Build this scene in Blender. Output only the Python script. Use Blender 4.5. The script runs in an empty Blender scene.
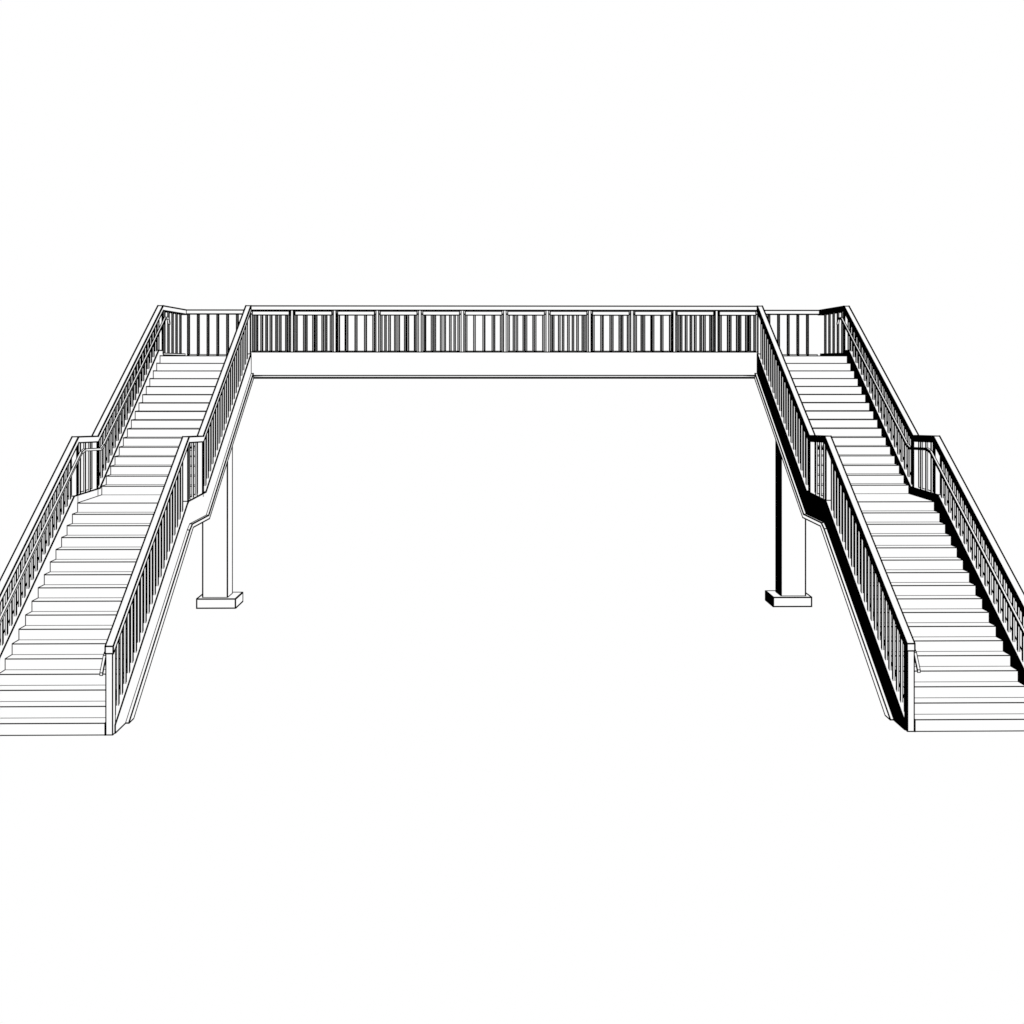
import bpy, math
from mathutils import Vector
scene=bpy.context.scene
scene.view_settings.view_transform='Standard'
scene.view_settings.look='None'
scene.view_settings.exposure=0

def emis(name,col):
    m=bpy.data.materials.new(name); m.use_nodes=True
    nt=m.node_tree; nt.nodes.clear()
    o=nt.nodes.new('ShaderNodeOutputMaterial'); e=nt.nodes.new('ShaderNodeEmission')
    e.inputs[0].default_value=(*col,1); e.inputs[1].default_value=1
    nt.links.new(e.outputs[0],o.inputs[0]); return m
WHITE=emis('paper_white',(1,1,1))
INK=emis('black_ink',(0,0,0))  # line ink; also fills left-facing faces as painted shade

w=bpy.data.worlds.new('World'); scene.world=w; w.use_nodes=True
bg=w.node_tree.nodes['Background']; bg.inputs[0].default_value=(1,1,1,1); bg.inputs[1].default_value=1

CAMY=-19.54
def rad(y,c): return 0.5*c*(y-CAMY)/1280.0

class MB:
    def __init__(s): s.v=[];s.f=[];s.m=[]
    def bar(s,a,b,c=1.3):
        a=Vector(a);b=Vector(b);d=(b-a)
        if d.length<1e-6:return
        d.normalize()
        up=Vector((0,0,1)) if abs(d.z)<.9 else Vector((0,1,0))
        u=d.cross(up).normalized(); t=u.cross(d).normalized()
        ra,rb=rad(a.y,c),rad(b.y,c)
        i=len(s.v)
        for p,r,e in((a,ra,-1),(b,rb,1)):
            for p1,p2 in((-1,-1),(1,-1),(1,1),(-1,1)):
                s.v.append(p+d*e*r*.8+u*p1*r+t*p2*r)
        for f in((0,3,2,1),(4,5,6,7),(0,1,5,4),(1,2,6,5),(2,3,7,6),(3,0,4,7)):
            s.f.append([i+k for k in f]); s.m.append(1)
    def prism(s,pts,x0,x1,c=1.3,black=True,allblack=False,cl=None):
        "cl: line weight of the end profiles (defaults to c)"
        cl=c if cl is None else cl
        if x0>x1:x0,x1=x1,x0
        n=len(pts); i=len(s.v)
        area=sum(pts[k][0]*pts[(k+1)%n][1]-pts[(k+1)%n][0]*pts[k][1] for k in range(n))
        if area<0: 
            pts=pts[::-1]
        for x in(x0,x1):
            for y,z in pts: s.v.append(Vector((x,y,z)))
        s.f.append([i+k for k in range(n)][::-1]); s.m.append(1 if (black or allblack) else 0)  # left-facing end inked black: shade painted in, not cast by a lamp
        s.f.append([i+n+k for k in range(n)]); s.m.append(1 if allblack else 0)
        for k in range(n):
            k2=(k+1)%n
            s.f.append([i+k,i+k2,i+n+k2,i+n+k]); s.m.append(1 if allblack else 0)
        if c:
            for k in range(n):
                y,z=pts[k];y2,z2=pts[(k+1)%n]
                s.bar((x0,y,z),(x1,y,z),c)
                s.bar((x0,y,z),(x0,y2,z2),cl); s.bar((x1,y,z),(x1,y2,z2),cl)
    def box(s,x0,x1,y0,y1,z0,z1,c=1.3,**k):
        s.prism([(y0,z0),(y1,z0),(y1,z1),(y0,z1)],x0,x1,c,**k)
    def vbar(s,x0,x1,y0,y1,z0,z1,c=1.0,z0b=None,z1b=None):
        z0b=z0 if z0b is None else z0b; z1b=z1 if z1b is None else z1b
        s.prism([(y0,z0),(y1,z0b),(y1,z1b),(y0,z1)],x0,x1,0)
        for x in(x0,x1):
            s.bar((x,y0,z0),(x,y0,z1),c); s.bar((x,y1,z0b),(x,y1,z1b),c)
    def obj(s,name,parent=None,label=None):
        me=bpy.data.meshes.new(name)
        lo=Vector([min(v[k] for v in s.v) for k in range(3)]);hi=Vector([max(v[k] for v in s.v) for k in range(3)])
        o0=Vector(((lo.x+hi.x)/2,(lo.y+hi.y)/2,lo.z))
        me.from_pydata([tuple(v-o0) for v in s.v],[],s.f)
        me.materials.append(WHITE);me.materials.append(INK)
        for p,m in zip(me.polygons,s.m):p.material_index=m
        ob=bpy.data.objects.new(name,me); scene.collection.objects.link(ob)
        po=Vector((0,0,0))
        if parent is not None:
            ob.parent=parent; q=parent
            while q: po=po+Vector(q.location); q=q.parent
        ob.location=o0-po
        if label: ob['label']=label
        return ob
def empty(name,loc,parent=None):
    e=bpy.data.objects.new(name,None); scene.collection.objects.link(e)
    po=Vector((0,0,0))
    if parent is not None:
        e.parent=parent;q=parent
        while q: po=po+Vector(q.location); q=q.parent
    e.location=Vector(loc)-po; return e

XI0,XI1=6.06,6.18
XO0,XO1=8.15,8.27
NL=17; NU=16; T=0.30
ZD=5.835; R=ZD/(NL+NU); ZM=NL*R; ZC=5.93
RTOP=7.03
Y1=4.8;Y2=6.3;Y3=11.1;Y4=13.5
bridge=empty('footbridge',(0,6.7,0))
bridge['label']='white steel pedestrian footbridge with two long stairways and barred railings'
bridge['category']='footbridge'

RT=[(0,1.345),(4.87,4.255),(6.07,4.20),(11.1,RTOP)]
def interp(P,y):
    if y<=P[0][0]:return P[0][1]
    for a,b in zip(P,P[1:]):
        if y<=b[0]: return a[1]+(b[1]-a[1])*(y-a[0])/(b[0]-a[0])
    return P[-1][1]
CIN=[(.1,.12),(4.8,ZM+.03),(6.3,ZM+.06),(11.1,ZD+.05)]
COUT=[(.1,R+.25),(4.62,ZM+.15),(6.2,ZM+.15),(10.7,ZD+.13)]
SOF=[(0.9,0),(4.95,ZM-.48),(6.35,ZM-.48),(11.1,ZD-.54)]

for s in(-1,1):
    st=empty('staircase',(s*7.2,5.5,0),bridge)
    for i in range(NL+NU):
        y=i*T if i<NL else Y2+(i-NL)*T
        z=i*R
        y1=y+T
        if i==NL-1: y1=Y2
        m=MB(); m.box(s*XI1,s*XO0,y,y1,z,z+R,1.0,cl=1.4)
        m.obj('step' if i!=NL-1 else 'landing',st)
    m=MB()
    m.prism([(0.02,-.0),(0.9,0),(4.95,ZM-.48),(6.35,ZM-.48),(11.09,ZD-.54),(11.09,ZD-R-.02),(10.8,ZD-R-.02),(6.3,ZM-.02),(4.8,ZM-R-.02),(.3,R-.02-.17)],s*(XI1+.002),s*(XO0-.002),0)
    m.obj('stair_slab',st)
    for a,b in((XI0,XI1),(XO0,XO1)):
        C=CIN if a==XI0 else COUT
        m=MB()
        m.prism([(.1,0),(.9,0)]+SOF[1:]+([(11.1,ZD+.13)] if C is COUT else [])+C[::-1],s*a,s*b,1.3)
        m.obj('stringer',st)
        m=MB()
        c0=a-.055 if a==XI0 else b
        # bottom flange: one continuous strip along both flights, thin under the landing
        m.prism([(.64,0)]+SOF+[(11.1,SOF[3][1]+.12),(6.30,SOF[2][1]+.07),(4.90,SOF[1][1]+.07),(4.7,SOF[1][1]-.02)],s*c0,s*(c0+.055),1.2,black=False)
        m.obj('flange',st)
    for a,b,inner in((XI0,XI1,True),(XO0,XO1,False)):
        C=CIN if inner else COUT
        rl=empty('railing',(s*(a+b)/2,5.5,0),bridge)
        h=.11
        top=RT[:] if inner else RT+[(Y4,RTOP)]
        pts=top+[(y,z-h) for y,z in reversed(top)]
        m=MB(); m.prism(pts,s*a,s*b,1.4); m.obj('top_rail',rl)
        for py,z0 in((0,0),(4.80,ZM),(6.04,ZM),(11.06,ZD+.05)):
            m=MB(); t=.13 if py==0 else .05
            zt=interp(RT,py)-h; zt2=interp(RT,py+t)-h
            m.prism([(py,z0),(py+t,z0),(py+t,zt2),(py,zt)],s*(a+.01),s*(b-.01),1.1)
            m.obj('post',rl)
        xc=s*(a+b)/2; bw=.015
        m=MB()
        ys=[.26+.195*k for k in range(24)]+[5.12,5.42,5.72]+[6.28+.22*k for k in range(22)]
        for y in ys:
            if y>10.95 or min(abs(y-4.82),abs(y-6.06))<.08: continue
            m.vbar(xc-bw,xc+bw,y-bw,y+bw,interp(C,y)-.02,interp(RT,y)-h,.8)
        m.obj('balustrade',rl)
        if not inner:
            m=MB()
            for y in(11.45,11.85,12.25,12.65,13.05):
                m.vbar(xc-bw,xc+bw,y-bw,y+bw,ZD+.05,RTOP-.1,1.0)
            m.box(s*(a+.03),s*(b-.03),11.15,Y4-.1,ZD+.03,ZD+.07,1.0)
            m.obj('panel',rl)
        hx=(b+.04) if inner else (a-.07)
        m=MB()
        def tube(P):
            for p,q in zip(P,P[1:]):
                m.prism([p,q,(q[0]+.0001,q[1]+.04),(p[0]+.0001,p[1]+.04)] if abs(p[0]-q[0])>.02 else
                        [(p[0]-.02,p[1]),(p[0]+.02,p[1]),(q[0]+.02,q[1]),(q[0]-.02,q[1])],s*hx-.02,s*hx+.02,.8)
        o=.26
        tube([(-.07,.92),(.1,1.345-o+.06),(4.8,4.2-o),(5.0,4.24-o),(6.0,4.19-o),(6.2,4.25-o),(11.05,RTOP-.05-o),(11.3,RTOP-.05-o),(11.4,RTOP-.17-o)])
        m.obj('handrail',rl)
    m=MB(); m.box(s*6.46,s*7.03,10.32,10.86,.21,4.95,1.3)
    col=m.obj('column',bridge)
    m=MB(); m.box(s*6.24,s*7.13,10.15,11.0,0,.21,1.3)
    m.obj('footing',col)

# deck
m=MB()
m.box(-6.19,6.19,Y3,Y3+.12,ZC-.56,ZC,1.2,black=False)
m.box(-6.14,6.14,Y3+.12,Y4-.12,ZC-.5,ZD,0,black=False)
m.box(-6.14,6.14,Y4-.12,Y4,ZC-.56,ZD+.02,1.0,black=False)
dk=m.obj('deck',bridge)
m=MB(); m.box(-6.17,6.17,Y3-.02,Y3+.2,ZC-.63,ZC-.605,.9,allblack=True); m.obj('girder_flange',dk)
for s in(-1,1):
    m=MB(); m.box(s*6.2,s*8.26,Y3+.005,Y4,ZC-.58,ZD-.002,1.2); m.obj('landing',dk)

for y0,xa,near in((Y3,6.06,True),(Y4-.1,8.15,False)):
    zb=ZC if near else ZD+.02
    rl=empty('railing',(0,y0,ZD),bridge)
    m=MB(); m.box(-xa,xa,y0,y0+.1,RTOP-.1,RTOP,1.3); m.obj('top_rail',rl)
    npan=12; pw=12.2/npan
    posts=[-6.1+pw*i for i in range(1,npan)]
    if not near: posts=[-7.1,-6.1]+posts+[6.1,7.1]
    lim=6.1 if near else 8.1
    edges=[-lim]+posts+[lim]
    for a,b in zip(edges,edges[1:]):
        m=MB()
        if near:
            a2=a+.07;b2=b-.07
            m.box(a2,b2,y0+.02,y0+.08,zb+.005,zb+.025,.8)
            m.box(a2,b2,y0+.02,y0+.08,RTOP-.215,RTOP-.125,1.1)
            for x in(a2+.02,b2-.02): m.vbar(x-.018,x+.018,y0+.03,y0+.07,zb,RTOP-.215,1.2)
            for j in range(1,4):
                x=a2+(b2-a2)*j/4
                m.vbar(x-.018,x+.018,y0+.03,y0+.07,zb+.02,RTOP-.215,1.2)
        else:
            m.box(a,b,y0+.03,y0+.07,zb+.005,zb+.035,.8)
            for j in range(4):
                x=a+(b-a)*j/4
                m.vbar(x-.018,x+.018,y0+.03,y0+.07,zb+.02,RTOP-.1,1.2)
        m.obj('panel',rl)
    if near:
        for x in posts:
            m=MB(); m.vbar(x-.03,x+.03,y0+.01,y0+.09,zb,RTOP-.1,1.0); m.obj('post',rl)

me=bpy.data.meshes.new('ground'); S=600
me.from_pydata([(-S,-S,-.03),(S,-S,-.03),(S,S,-.03),(-S,S,-.03)],[],[(0,1,2,3)])
me.materials.append(WHITE)
g=bpy.data.objects.new('ground',me); scene.collection.objects.link(g)
g['kind']='structure'; g['label']='plain blank white ground beneath the footbridge'

cam=bpy.data.cameras.new('camera'); co=bpy.data.objects.new('camera',cam); scene.collection.objects.link(co)
cam.lens=45; cam.sensor_width=36; cam.shift_y=-147/1024; cam.clip_end=3000
co.location=(-.30,CAMY,5.62); co.rotation_euler=(math.radians(90),0,math.radians(-.88))
scene.camera=co
